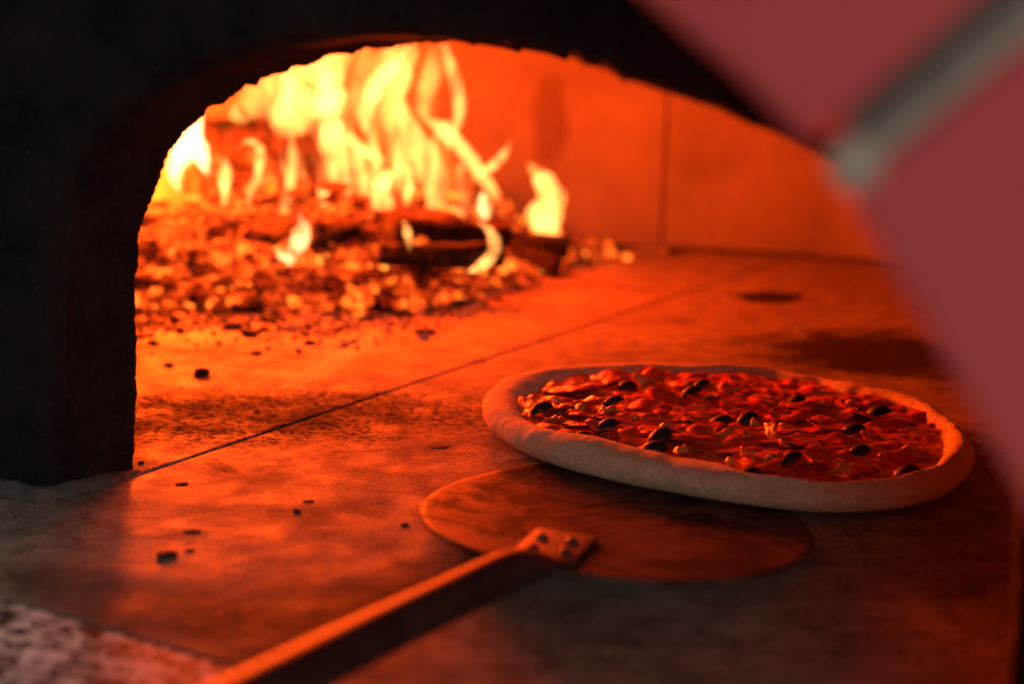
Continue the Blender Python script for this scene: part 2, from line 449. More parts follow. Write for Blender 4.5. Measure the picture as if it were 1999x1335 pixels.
lower = [sp[i] for i in range(j0-6, len(sp))] + [outward(i, WT) for i in range(len(sp)-1, j0-7, -1)]
prism('tile', clip(upper, J+jn*.0078, jn), 0, .05, M_tile, sur, .004, 4)
prism('tile', clip(lower, J-jn*.0056, -jn), 0, .05, M_tile, sur, .004, 4)
joint = clip(clip(upper+[], J+jn*.0092, -jn), J-jn*.0092, jn)
far = J+jdir*WT
prism('joint', [J+jn*.0076+jdir*.006, J+jn*.0006+jdir*.006, far+jn*.0006, far+jn*.0076], .005, .05, M_joint, sur, .001, 2)  # shaded half of the strip, built as its own dark piece
cap = bmesh.new(); bmesh.ops.create_uvsphere(cap, u_segments=20, v_segments=12, radius=.0066)
for q in cap.verts: q.co = q.co + J - jn*.0024 + AX*.002 + jdir*.003
under(from_bm('joint_end_glint', cap, M_mortar), sur)  # added pale cap standing in for the bright glint at the strip's end
prism('mortar_bead', [J+jn*.0004, J-jn*.0054, far-jn*.0054, far+jn*.0004], -.0005, .05, M_mortar, sur, .003, 4)

# ------------------------------------------------------------------ pizza
po = [(942,810,.010),(950,770,.015),(985,745,.016),(1050,725,.018),(1150,710,.019),(1245,703,.021),(1350,711,.019),(1450,718,.018),(1570,735,.018),(1680,755,.018),(1780,778,.018),(1850,820,.016),(1885,860,.014),(1903,910,.009),(1885,950,.006),(1830,985,.006),(1740,1004,.006),(1600,1008,.006),(1450,991,.006),(1300,966,.006),(1150,935,.006),(1050,905,.006),(980,870,.006),(948,840,.008)]
pi_ = [(1012,800,.017),(1035,768,.014),(1100,748,.012),(1180,742,.012),(1250,738,.012),(1350,740,.012),(1450,738,.012),(1560,752,.012),(1640,775,.012),(1750,800,.012),(1810,835,.012),(1850,880,.012),(1838,908,.015),(1790,930,.020),(1650,955,.021),(1550,949,.021),(1470,935,.021),(1400,905,.020),(1300,888,.020),(1150,858,.021),(1085,850,.020),(1035,826,.019)]
PC = Vector((.139, .924, .0055))
NT_ = 360
def polar(lst):
    th = []; rr = []
    for (x, y, z) in lst:
        p = G(x, y, z); th.append(math.atan2(p.y-PC.y, p.x-PC.x)); rr.append(math.hypot(p.y-PC.y, p.x-PC.x))
    o = np.argsort(th); th = np.array(th)[o]; rr = np.array(rr)[o]
    th = np.concatenate([th-2*math.pi, th, th+2*math.pi]); rr = np.concatenate([rr]*3)
    t = np.linspace(-math.pi, math.pi, NT_, endpoint=False); r = np.interp(t, th, rr)
    k = np.hanning(13); k /= k.sum(); return t, np.convolve(np.concatenate([r[-6:], r, r[:6]]), k, 'valid')
tt, RO = polar(po); _, RI = polar(pi_)
RI = np.minimum(RI, RO-.010)
def ro(t): return np.interp((t+math.pi) % (2*math.pi)-math.pi, tt, RO, period=2*math.pi)
def ri(t): return np.interp((t+math.pi) % (2*math.pi)-math.pi, tt, RI, period=2*math.pi)
pizza = empty('pizza', PC)
tag(pizza, 'unbaked pizza with pale floury rim, red toppings and black olives on the hearth', 'pizza')
v = []; f = []; PN = 0
for i, t in enumerate(tt):
    c, s = math.cos(t), math.sin(t)
    front = .5-.5*math.sin(t)                  # 1 towards the viewer
    hh = (.0155+.0045*front)*(1+.16*nz(c*2.2, s*2.2, 5)+.05*nz(c*7, s*7, 2)+.02*nz(c*16, s*16, 3))
    o, n_ = RO[i], RI[i]
    n_ += .0032*nz(c*5, s*5, 7)+.0014*nz(c*21, s*21, 1)
    w = o-n_
    fold = .0020*max(0, nz(c*6, s*6, 9))
    pr = [(n_*.5, 0), (o-.012, 0), (o-.0055, .0004), (o-.0022, .0028), (o-.0004, .0065), (o, .0095), (o-.0012, hh*.72), (o-.0040, hh*.88), (o-min(.009, w*.42), hh*.985), (o-w*.58, hh), (o-w*.75, hh*.97-fold), (n_+w*.08, hh*.86), (n_-.0015, hh*.66), (n_-.005, .0062), (n_-.012, .005)]
    PN = len(pr)
    for j, (r, z) in enumerate(pr):
        lump = (.0012*nz(c*8, s*8, z*120)+.0006*nz(c*26, s*26, z*200))*(1 if 2 < j < 13 else 0)
        v.append((PC.x+c*(r+lump), PC.y+s*(r+lump), PC.z+z+lump*.6))
for i in range(NT_):
    k = (i+1) % NT_
    for j in range(PN-1): f.append((i*PN+j, i*PN+j+1, k*PN+j+1, k*PN+j))
cr = mesh('crust', v, f, M_dough); under(cr, pizza)
sub = cr.modifiers.new('smooth', 'SUBSURF'); sub.levels = 1; sub.render_levels = 1
# topping bed
v = []; f = []; NR, NA = 110, 380
def bed_h(x, y):
    return .0105+.0022*nz(x*38, y*38, 1)+.0024*nz(x*95, y*95, 2)+.0006*nz(x*230, y*230, 3)+.0014*abs(nz(x*60, y*60, 8))
for j in range(NR+1):
    for i in range(NA):
        t = -math.pi+2*math.pi*i/NA; r = (ri(t)+.0015)*(j/NR)**.8 if j else 0.
        x, y = r*math.cos(t), r*math.sin(t)
        v.append((PC.x+x, PC.y+y, PC.z+bed_h(x, y)-(.0028 if j == NR else 0)))
for j in range(NR):
    for i in range(NA):
        k = (i+1) % NA; f.append((j*NA+i, j*NA+k, (j+1)*NA+k, (j+1)*NA+i))
under(mesh('sauce', v, f, M_sauce), pizza)

def slice_mesh(r, th, wr, seed, el=1., irr=.10, nr=7, na=30):
    """thin wrinkled slice with curled edges"""
    v = []; f = []
    for side in (1, -1):
        for j in range(nr+1):
            for i in range(na):
                t = 2*math.pi*i/na
                rr = r*j/nr*(1+irr*nz(math.cos(t)*1.3, math.sin(t)*1.3, seed)+irr*.5*nz(math.cos(t)*2.6, math.sin(t)*2.6, seed+1)+.05*nz(math.cos(t)*4, math.sin(t)*4, seed))
                x, y = rr*math.cos(t)*el, rr*math.sin(t)
                q = j/nr
                z = wr*(.8*nz(x*70, y*70, seed)+.42*nz(x*150, y*150, seed+4)+.06*nz(x*400, y*400, seed+2)) + wr*.55*q**3*nz(math.cos(t)*1.1, math.sin(t)*1.1, seed+9)
                e = 1-q**6
                v.append((x, y, z+side*th*.5*e))
    n1 = (nr+1)*na
    for sd in (0, 1):
        for j in range(nr):
            for i in range(na):
                k = (i+1) % na; b = sd*n1
                q = (b+j*na+i, b+j*na+k, b+(j+1)*na+k, b+(j+1)*na+i)
                f.append(q if sd == 0 else q[::-1])
    for i in range(na):
        k = (i+1) % na; f.append((nr*na+i, nr*na+k, n1+nr*na+k, n1+nr*na+i))
    return v, f
def place(name, vf, m, x, y, z, rz=0., tx=0., ty=0., smooth=True):
    R = Matrix.Rotation(rz, 3, 'Z') @ Matrix.Rotation(tx, 3, 'X') @ Matrix.Rotation(ty, 3, 'Y')
    v = [R @ Vector(q)+Vector((x, y, z)) for q in vf[0]]
    return under(mesh(name, v, vf[1], m, smooth=smooth), pizza)
def inside(x, y, k=1.): return math.hypot(x, y) < ri(math.atan2(y, x))*k
# salami and ham slices, overlapping like scales
pts = []; tries = 0
while len(pts) < 78 and tries < 20000:
    tries += 1
    a = random.uniform(-math.pi, math.pi); r = math.sqrt(random.random())*.135
    x, y = r*math.cos(a), r*math.sin(a)
    if inside(x, y, .90) and all(math.hypot(x-p[0], y-p[1]) > .0125 for p in pts): pts.append((x, y))
for i, (x, y) in enumerate(pts):
    big = random.uniform(.012, .0205)
    ham = i % 3 == 2
    place('ham_slice' if ham else 'salami_slice', slice_mesh(big, .0024, .0046 if ham else .0030, i*3.7, random.uniform(.75, 1.3), nr=9, na=36), M_ham if ham else M_salami,
          PC.x+x, PC.y+y, PC.z+bed_h(x, y)+random.uniform(.0004, .0034), random.uniform(0, 6.28), random.uniform(-.18, .24), random.uniform(-.18, .18))
# mushroom slices
def mushroom(seed, r):
    return slice_mesh(r*random.uniform(.5, .8), .0028, .0062, seed, random.uniform(1.1, 2.2), nr=6, na=24, irr=.5)
mpx = [(1130, 795), (1075, 815), (1190, 800), (1258, 748), (1262, 785), (1150, 840), (1330, 880), (1432, 845), (1520, 862), (1505, 850), (1460, 893), (1500, 898), (1640, 852), (1700, 850), (1590, 790), (1620, 800), (1300, 830), (1390, 770), (1480, 830), (1725, 885), (1790, 880), (1640, 915), (1440, 760), (1250, 875), (1560, 925), (1805, 870)]
for i, (x, y) in enumerate(mpx):
    g = G(x, y, PC.z+.015); lx, ly = g.x-PC.x, g.y-PC.y
    if not inside(lx, ly, .97): continue
    up = i in (3, 8, 9, 10)
    place('mushroom_piece', mushroom(i*2.3, random.uniform(.0055, .0095)), M_mush, g.x, g.y, PC.z+bed_h(lx, ly)+(.0058 if up else .0028),
          random.uniform(0, 6.28), random.uniform(.5, .9) if up else random.uniform(-.35, .35), random.uniform(-.3, .3))
# cheese crumbs
def lump(r, seed, sub=2, rough=.35):
    bm = bmesh.new(); bmesh.ops.create_icosphere(bm, subdivisions=sub, radius=r)
    for q in bm.verts:
        d = q.co.normalized(); q.co = q.co*(1+rough*nz(d.x*1.6, d.y*1.6, d.z*1.6+seed)+rough*.4*nz(d.x*4, d.y*4, d.z*4+seed))
    bm.verts.index_update()
    v = [tuple(q.co) for q in bm.verts]; f = [[q.index for q in fc.verts] for fc in bm.faces]; bm.free(); return v, f
cpx = [(1240, 815), (1200, 806), (1178, 802), (1362, 745), (1340, 750), (1440, 830), (1660, 790), (1590, 805), (1610, 792), (1540, 838), (1530, 833), (1760, 885), (1700, 872), (1310, 880), (1085, 783), (1035, 803), (1250, 790), (1375, 845), (1425, 905), (1740, 910), (1650, 930), (1700, 820)]
for i, (x, y) in enumerate(cpx[::2]):
    g = G(x, y, PC.z+.015); lx, ly = g.x-PC.x, g.y-PC.y
    if not inside(lx, ly, .97): continue
    place('cheese_crumb', lump(random.uniform(.0018, .0032), i*5.1, 2, .8), M_cheese, g.x, g.y, PC.z+bed_h(lx, ly)+.0048, random.uniform(0, 6))
# olive halves: hollow dark cups
def olive(r, seed):
    vo = []; f = []; na, nb = 22, 8
    for sh, rr in ((0, 1.), (1, .66)):
        for j in range(nb+1):
            b = math.pi/2*j/nb
            for i in range(na):
                a = 2*math.pi*i/na
                vo.append((rr*r*1.32*math.cos(a)*math.cos(b)*(1+.04*nz(math.cos(a), math.sin(a), seed)), rr*r*math.sin(a)*math.cos(b), rr*r*.95*math.sin(b)))
    n1 = (nb+1)*na
    for sh in (0, 1):
        for j in range(nb):
            for i in range(na):
                k = (i+1) % na; b = sh*n1; f.append((b+j*na+i, b+j*na+k, b+(j+1)*na+k, b+(j+1)*na+i))
    nb_f = len(f)
    for i in range(na):
        k = (i+1) % na; f.append((i, k, n1+k, n1+i))
    return vo, f
opx = [(1058, 795), (1198, 783), (1187, 831), (1133, 857), (1290, 851), (1278, 874), (1407, 822), (1460, 812), (1352, 760), (1225, 745), (1555, 783), (1716, 803), (1667, 833), (1678, 880), (1546, 893), (1462, 922), (1772, 922), (1370, 746)]
OL = []
for i, (x, y) in enumerate(opx):
    g = G(x, y, PC.z+.017); lx, ly = g.x-PC.x, g.y-PC.y
    vf = olive(random.uniform(.0055, .0070), i)
    o = place('olive', vf, M_olive, g.x, g.y, PC.z+bed_h(lx, ly)+.0035, random.uniform(-.5, .5), random.uniform(-.25, .1), random.uniform(-.55, -.15))
    o.data.materials.append(M_olive_in)
    for p in o.data.polygons:
        if any(q >= len(vf[0])//2 for q in p.vertices): p.material_index = 1

# ------------------------------------------------------------------ peel
PB = Vector((.058, .735, 0)); PRX, PRY = .105, .127; TD = Vector((.35, .937, 0))
peel = empty('pizza_peel', PB)
tag(peel, 'round dark metal pizza peel with riveted handle, its blade slid under the pizza', 'peel')
def blade_z(p):
    t = TD.x*(p[0]-PB.x)+TD.y*(p[1]-PB.y)
    q = max(0, (.06-t)/.16); return .0022+.0145*q**1.2
def onblade(px, py, up=0.):
    z = .01
    for _ in range(12): p = G(px, py, z); z = blade_z(p)+.0016+up
    return G(px, py, z)
v = []; f = []; na, nr = 140, 24
for sd in (1, 0):
    for j in range(nr+1):
        for i in range(na):
            t = 2*math.pi*i/na
            rr = 1/math.hypot(math.cos(t)/PRX, math.sin(t)/PRY)*j/nr*(1+.012*nz(math.cos(t)*1.4, math.sin(t)*1.4, 3)+.003*nz(math.cos(t)*9, math.sin(t)*9, 3))
            x, y = PB.x+rr*math.cos(t), PB.y+rr*math.sin(t)
            v.append((x, y, blade_z((x, y))+.0005*nz(x*30, y*30, 4)+(.0016 if sd else 0)-(.0004 if j == nr and sd else 0)))
n1 = (nr+1)*na
for sd in (0, 1):
    for j in range(nr):
        for i in range(na):
            k = (i+1) % na; f.append((sd*n1+j*na+i, sd*n1+j*na+k, sd*n1+(j+1)*na+k, sd*n1+(j+1)*na+i))
for i in range(na):
    k = (i+1) % na; f.append((nr*na+i, nr*na+k, n1+nr*na+k, n1+nr*na+i))
under(mesh('blade', v, f, M_blade), peel)
bz = .020
quad = [(1000, 1086), (1048, 1040), (1166, 1056), (1120, 1106)]
qp = [onblade(x, y) for x, y in quad]
bm = bmesh.new()
def bzz(p): return blade_z((p.x, p.y))+.0016
lo = [bm.verts.new((p.x, p.y, bzz(p)-.0005)) for p in qp]; hi = [bm.verts.new((p.x, p.y, bzz(p)+.0030)) for p in qp]
bm.faces.new(lo[::-1]); bm.faces.new(hi)
for i in range(4): bm.faces.new((lo[i], lo[(i+1) % 4], hi[(i+1) % 4], hi[i]))
bmesh.ops.recalc_face_normals(bm, faces=bm.faces); bevel(bm, .0012, 3)
under(from_bm('bracket', bm, M_steel), peel)
for (x, y) in ((1058, 1052), (1116, 1060), (1040, 1072), (1104, 1080)):
    p = onblade(x, y, .003)
    bm = bmesh.new(); bmesh.ops.create_uvsphere(bm, u_segments=14, v_segments=8, radius=.0032)
    for q in bm.verts: q.co.z *= .75; q.co += Vector((p.x, p.y, bzz(p)+.0036))
    under(from_bm('rivet', bm, M_steel), peel)
zb = onblade(1085, 1096).z
hp = [(1108, 1097, zb+.0030, .0050, .0016), (1078, 1097, zb+.0040, .0075, .0026), (1048, 1099, zb+.0060, .0092, .0056), (1012, 1108, zb+.0085, .0096, .0086), (972, 1124, zb+.0100, .0095, .0094), (880, 1168, zb+.0110, .0094, .0094), (700, 1256, zb+.0140, .0096, .0096), (520, 1346, zb+.0180, .0098, .0098), (300, 1456, zb+.023, .010, .010), (0, 1606, zb+.030, .010, .010), (-500, 1856, zb+.042, .010, .010)]
path = [(*G(x, y, z), rw, rh) for x, y, z, rw, rh in hp]
path = catmull(path, 6)
v = []; f = []; K = 20
for i, q in enumerate(path):
    a = path[max(0, i-1)][:3]; b_ = path[min(len(path)-1, i+1)][:3]; t = Vector(b_)-Vector(a); t.normalize()
    sd = t.cross(Vector((0, 0, 1))).normalized(); up = sd.cross(t)
    for k in range(K):
        an = 2*math.pi*k/K; v.append(Vector(q[:3])+sd*(q[3]*math.cos(an))+up*(q[4]*math.sin(an)))
for i in range(len(path)-1):
    for k in range(K): f.append((i*K+k, i*K+(k+1) % K, (i+1)*K+(k+1) % K, (i+1)*K+k))
f += [tuple(range(K)), tuple(range(len(v)-1, len(v)-K-1, -1))]
under(mesh('handle', v, f, M_handle), peel)

# ------------------------------------------------------------------ fire
fire = empty('fire', (-.16, 1.6, .05))
tag(fire, 'tall yellow wood fire burning over the embers at the back of the oven', 'fire')
MF = {k: flame_mat('flame_'+k, s_, c_) for k, s_, c_ in (('slim', 190, (1., .31, .066)), ('white', 230, (1., .46, .16)), ('bright', 100, (1., .30, .060)), ('body', 56, (1., .30, .056)), ('thin', 24, (1., .23, .026)), ('veil', 4, (1., .16, .012)))}
def flame(stroke, Y, kind, parent=fire, name='flame', thick=.8, n=9, wob=.22, dy=.05, smin=2.):
    pts_ = catmull(stroke, n); K = 18; v = []; f = []; sd = random.uniform(0, 99)
    N = len(pts_)
    cen = []
    for i, q in enumerate(pts_):
        yy = Y+dy*nz(i*.09, sd)
        cen.append((atY(q[0], q[1], yy), max(q[2], smin)*yy/F/2))
    for i, (c, w) in enumerate(cen):
        a = cen[max(0, i-1)][0]; b_ = cen[min(N-1, i+1)][0]; t = (b_-a)
        t = t.normalized() if t.length > 1e-9 else Vector((0, 0, 1))
        fw_ = Vector((0, 1, 0)); sx = t.cross(fw_).normalized(); fy = sx.cross(t).normalized()
        q_ = i/(N-1); e = min(1, ((q_+.02)/.16)**.7, ((1.004-q_)/.42)**.8)*(1+.22*nz(i*.33, sd, 4))
        for k in range(K):
            an = 2*math.pi*k/K
            r = w*e*(1+wob*nz(math.cos(an)*1.5+sd, math.sin(an)*1.5, i*.16))
            v.append(c+sx*(r*math.cos(an))+fy*(r*thick*math.sin(an)))
    for i in range(N-1):
        for k in range(K): f.append((i*K+k, i*K+(k+1) % K, (i+1)*K+(k+1) % K, (i+1)*K+k))
    f += [tuple(range(K)), tuple(range(N*K-1, N*K-K-1, -1))]
    o = mesh(name, v, f, MF[kind])
    if parent: under(o, parent)
    return o
S = [
 # body of the fire
 ([(437, 408, 6), (438, 365, 22), (440, 328, 26), (436, 298, 8)], 1.50, 'slim'),
 ([(478, 420, 5), (490, 372, 14), (508, 322, 17), (505, 287, 16), (482, 276, 13), (450, 300, 5)], 1.52, 'slim'),
 ([(538, 428, 5), (558, 392, 18), (571, 335, 19), (570, 280, 17), (566, 235, 6)], 1.55, 'slim'),
 ([(632, 425, 6), (632, 380, 24), (626, 340, 7)], 1.56, 'slim'),
 ([(446, 232, 22), (475, 218, 46), (510, 190, 74), (555, 150, 84), (610, 112, 70), (660, 70, 30)], 1.60, 'body'),
 ([(520, 258, 20), (560, 232, 70), (600, 190, 90), (632, 140, 84), (680, 95, 60), (720, 50, 20)], 1.66, 'body'),
 ([(676, 405, 44), (668, 355, 54), (655, 295, 56), (645, 235, 56), (645, 175, 66), (660, 115, 56), (685, 45, 20)], 1.60, 'bright'),
 ([(652, 225, 16), (672, 258, 26), (705, 292, 24), (745, 310, 20), (786, 318, 4)], 1.58, 'slim'),
 ([(735, 448, 5), (738, 405, 26), (746, 365, 36), (766, 335, 26), (786, 312, 4)], 1.56, 'slim'),
 ([(704, 430, 6), (714, 385, 28), (706, 335, 30), (688, 290, 26), (668, 250, 8)], 1.62, 'bright'),
 ([(766, 335, 8), (772, 265, 44), (758, 195, 62), (765, 135, 90), (790, 90, 96), (820, 30, 40)], 1.66, 'body'),
 ([(716, 268, 8), (712, 225, 26), (735, 165, 34), (775, 125, 36), (800, 80, 14)], 1.60, 'slim'),
 ([(852, 446, 30), (853, 385, 50), (838, 325, 54), (812, 275, 46), (792, 235, 34), (782, 190, 26), (796, 130, 36), (830, 80, 26)], 1.60, 'bright'),
 ([(906, 446, 10), (888, 420, 36), (850, 432, 36), (812, 420, 28), (790, 392, 20), (772, 352, 6)], 1.58, 'bright'),
 ([(986, 408, 5), (962, 372, 22), (932, 330, 28), (902, 290, 30), (868, 255, 38), (842, 238, 28), (824, 225, 5)], 1.66, 'slim'),
 ([(862, 70, 12), (882, 135, 22), (895, 190, 24), (894, 232, 22), (880, 275, 16), (866, 310, 5)], 1.68, 'slim'),
 ([(932, 338, 5), (958, 326, 17), (985, 300, 18), (1000, 266, 4)], 1.66, 'slim'),
 ([(800, 492, 4), (797, 462, 18), (792, 442, 14), (786, 428, 4)], 1.40, 'slim'),
 ([(756, 497, 3), (752, 485, 14), (750, 466, 4)], 1.5, 'slim'),
 ([(836, 250, 8), (826, 200, 30), (842, 150, 40), (850, 105, 40), (862, 60, 16)], 1.70, 'body'),
 ([(600, 300, 6), (610, 240, 30), (600, 180, 44), (620, 110, 40), (650, 60, 12)], 1.70, 'thin'),
 ([(880, 430, 6), (882, 360, 30), (868, 310, 34), (850, 260, 20), (845, 220, 6)], 1.72, 'thin'),
 # veils of thinner flame behind
 ([(590, 430, 30), (600, 350, 70), (600, 270, 130), (640, 170, 220), (740, 90, 160), (800, 20, 50)], 1.72, 'veil'),
 ([(760, 440, 60), (770, 350, 150), (780, 240, 170), (800, 130, 160), (820, 30, 60)], 1.74, 'veil'),
 ([(430, 260, 30), (450, 225, 80), (490, 180, 80), (540, 120, 30)], 1.62, 'veil'),
]
for st, Y, kd in S: flame(st, Y, kd)
for i in range(40):                            # thin tongues between the big ones
    x = random.choice([random.uniform(430, 640), random.uniform(640, 1000), random.uniform(660, 930)])
    y0 = random.uniform(425, 455) if x > 640 else random.uniform(395, 430)
    hgt = random.uniform(110, 230)*(1.5 if 660 < x < 880 else .8); w0 = random.uniform(7, 20)
    ph = random.uniform(0, 6.28); am = random.uniform(4, 13)
    pts0 = [(x+am*math.sin(ph+k*1.1)*k/5-k*k*.8, y0-hgt*k/5, w0*(.45+.75*math.sin(math.pi*min(1, .2+k/5.5)))) for k in range(6)]
    flame(pts0, random.uniform(1.52, 1.72), random.choice(['slim', 'bright', 'thin', 'thin']), n=7)
for i in range(12):                            # feathered sheets rolling up to the crown of the arch
    x = random.uniform(500, 860); y0 = random.uniform(200, 300); w0 = random.uniform(18, 44); ph = random.uniform(0, 6.28)
    pts0 = [(x+14*math.sin(ph+k*.9)+k*8*(1 if x < 700 else -.3), y0-k*46, w0*(.5+.6*math.sin(math.pi*min(1, .25+k/5)))) for k in range(6)]
    flame(pts0, random.uniform(1.58, 1.74), random.choice(['body', 'bright', 'thin']), n=7, thick=.5)
def lone(strokes, Y, kind, label, base):
    e = empty('flame', atY(base[0], base[1], Y)); tag(e, label, 'flame', 'separate small flames')
    if len(strokes) == 1:
        bpy.data.objects.remove(e); o = flame(strokes[0], Y, kind, None); return tag(o, label, 'flame', 'separate small flames')
    for s_ in strokes: flame(s_, Y, kind, e, 'tongue')
    return e
lone([[(352, 380, 6), (342, 350, 24), (343, 318, 40), (362, 282, 60), (382, 240, 54), (400, 180, 12)], [(408, 348, 5), (398, 318, 26), (386, 280, 36), (376, 235, 14)]], 1.44, 'white', 'white hot flame at the far left beside the pier', (345, 380))
lone([[(1046, 446, 46), (1062, 424, 66), (1078, 392, 54), (1062, 356, 44), (1040, 330, 26), (1018, 308, 4)], [(1092, 490, 8), (1087, 468, 20), (1078, 440, 24), (1070, 420, 10)]], 1.76, 'bright', 'crescent shaped yellow flame at the right end of the fire', (1060, 450))
lone([[(950, 436, 10), (946, 408, 26), (943, 385, 14), (940, 368, 4)]], 1.66, 'white', 'tiny white flame between the fire and the crescent flame', (950, 436))
lone([[(908, 533, 8), (940, 518, 22), (964, 492, 27), (962, 460, 25), (944, 440, 17), (915, 428, 4)]], 1.40, 'slim', 'hook shaped yellow flame curling in front of the logs', (915, 530))
lone([[(566, 524, 6), (570, 500, 28), (584, 470, 38), (592, 440, 32), (580, 410, 4)], [(570, 522, 5), (552, 502, 18), (536, 482, 4)]], 1.42, 'white', 'small white two tongued flame in front of the glowing embers', (568, 520))

# embers and charred logs
fb_px = [(150, 640), (272, 622), (400, 612), (520, 618), (650, 622), (760, 618), (850, 606), (930, 588), (975, 560), (1050, 540), (1110, 512), (1180, 500)]
fb = [G(x, y) for x, y in fb_px]
def front_d(p):                                # distance behind the front boundary of the pile (along view)
    best = None
    xs = [q.x/q.y for q in fb]; k = p.x/p.y
    yb = np.interp(k, xs, [q.y for q in fb])+.035*nz(k*40, 3.3)+.02*nz(k*110, 7.1); return p.y-yb
def pile_h(p):
    d = front_d(p)
    k = p.x/p.y
    top = np.interp(k, [-.30, -.25, -.18, -.10, -.03, .03, .06], [.055, .068, .086, .080, .056, .030, .012])
    return max(0, top*max(0, min(1, d/.20))**.8*(1+.55*nz(p.x*14, p.y*14, 2)+.35*nz(p.x*34, p.y*34, 6)))
def debris(name, pts_, sizes, m, heat=None, sub=1):
    V_ = []; F_ = []; Hh = []
    for i, (p, r) in enumerate(zip(pts_, sizes)):
        v_, f_ = lump(r, i*1.37, sub, .95)
        R = Matrix.Rotation(random.uniform(0, 6.28), 3, 'Z') @ Matrix.Rotation(random.uniform(-.6, .6), 3, 'X')
        sc_ = Vector((random.uniform(.8, 2.1), random.uniform(.6, 1.1), random.uniform(.4, .9)))
        b = len(V_)
        V_ += [R @ Vector((q[0]*sc_.x, q[1]*sc_.y, q[2]*sc_.z))+p for q in v_]; F_ += [[b+k for k in q] for q in f_]
        if heat is not None: Hh += [heat[i]]*len(v_)
    me = bpy.data.meshes.new(name); me.from_pydata([tuple(q) for q in V_], [], F_)
    if heat is not None:
        at = me.attributes.new('heat', 'FLOAT', 'POINT'); at.data.foreach_set('value', Hh)
    o = link(name, me, m); return o
P_, S_, H_ = [], [], []
while len(P_) < 3600:
    p = Vector((random.uniform(-.75, .15), random.uniform(1.25, 1.93), 0))
    if (p-DC).length > DR-.02: continue
    k = p.x/p.y; d = front_d(p)
    if k > .068 or d < 0 or d > .42: continue
    h = pile_h(p); r = (.0026+.0105*random.random()**2.6)*(1 if d > .05 else .85)
    P_.append(Vector((p.x, p.y, h+random.uniform(-.006, .007)))); S_.append(r)
    edge = min(1, max(0, d/.07)); 
    right = np.interp(k, [-.14, -.05, .05], [0, .04, .12])
    H_.append(min(1, max(0, .22+.52*edge-right+.22*math.exp(-((k+.118)/.035)**2-((d-.12)/.09)**2)+.13*nz(p.x*9, p.y*9, 3))))
o = debris('ember_bed', P_, S_, M_ember, H_); o['kind'] = 'stuff'; tag(o, 'bed of glowing orange embers and black coals under the fire', 'embers')
# core mass under the pieces so that no floor shows through
v = []; f = []; n = 60
for i in range(n+1):
    for j in range(30):
        k = -.33+.41*i/n; 
        q = Vector((k, 1, 0)); xs = [w.x/w.y for w in fb]; yb = np.interp(k, xs, [w.y for w in fb])
        y = yb+.02+.40*j/29; p = Vector((k*y, y, 0))
        if (p-DC).length > DR-.01: p = DC+(p-DC).normalized()*(DR-.01)
        v.append((p.x, p.y, max(.0006, pile_h(p)-.006)))
for i in range(n):
    for j in range(29): f.append((i*30+j, i*30+j+1, (i+1)*30+j+1, (i+1)*30+j))
o = mesh('ash_mound', v, f, M_ember); o['kind'] = 'stuff'; o['label'] = 'mound of glowing ash beneath the embers'; o['category'] = 'ash'
# loose bits at the foot of the pile
P_, S_ = [], []
while len(P_) < 1300:
    k = random.uniform(-.31, .06); xs = [w.x/w.y for w in fb]; yb = np.interp(k, xs, [w.y for w in fb])
    y = yb - abs(random.gauss(0, .06))+.012
    r = random.uniform(.0009, .0038)*(1 if random.random() < .85 else 1.8)
    P_.append(Vector((k*y, y, r*.35))); S_.append(r)
half = [i for i in range(len(P_)) if i % 2]; oth = [i for i in range(len(P_)) if not i % 2]
o = debris('coal_scatter', [P_[i] for i in half], [S_[i] for i in half], M_char); o['kind'] = 'stuff'; o['label'] = 'black coal crumbs scattered along the foot of the embers'; o['category'] = 'coal'
o = debris('ash_scatter', [P_[i] for i in oth], [S_[i]*.8 for i in oth], M_ash); o['kind'] = 'stuff'; o['label'] = 'pale ash crumbs scattered along the foot of the embers'; o['category'] = 'ash'

def log(p0, p1, r, label, seed):
    a, b_ = Vector(p0), Vector(p1); t = (b_-a).normalized(); sx = t.cross(Vector((0, 0, 1))).normalized(); up = sx.cross(t)
    v = []; f = []; K, N = 26, 44; Hh = []
    for i in range(N+1):
        q = i/N; c = a+(b_-a)*q+Vector((0, 0, .006*nz(q*3, seed)))
        for k in range(K):
            an = 2*math.pi*k/K
            rr = r*(1+.30*nz(math.cos(an)*1.4, math.sin(an)*1.4, q*2.6+seed)+.22*nz(math.cos(an)*5, math.sin(an)*5, q*3+seed)-.25*max(0, nz(math.cos(an)*1.2, math.sin(an)*1.2, q*14+seed)))*(1 if 0 < i < N else .8)
            v.append(c+sx*(rr*math.cos(an))+up*(rr*math.sin(an)))
            Hh.append(.42-.25*math.sin(an)*.3)
    for i in range(N):
        for k in range(K): f.append((i*K+k, i*K+(k+1) % K, (i+1)*K+(k+1) % K, (i+1)*K+k))
    f += [tuple(range(K)), tuple(range(len(v)-1, len(v)-K-1, -1))]
    o = mesh('charred_log', v, f, M_log)
    at = o.data.attributes.new('heat', 'FLOAT', 'POINT'); at.data.foreach_set('value', [.45]*len(o.data.vertices))
    return tag(o, label, 'log', 'logs in the fire')
log(atY(640, 412, 1.60), atY(905, 462, 1.52), .022, 'dark charred log lying across the middle of the embers', 1.)
log(atY(755, 462, 1.47), atY(985, 455, 1.56), .019, 'short charred log with its end behind the hook shaped flame', 5.)
def stub(px, py, Y, ang, L, rr, label, seed, tilt=.0):
    c = atY(px, py, Y); dv = Vector((math.cos(ang)*L/2, math.sin(ang)*L/2, tilt*L/2)); log(c-dv, c+dv, rr, label, seed)
stub(690, 452, 1.49, .5, .10, .018, 'thick charred chunk left of centre, its face turned to the viewer', 31.)
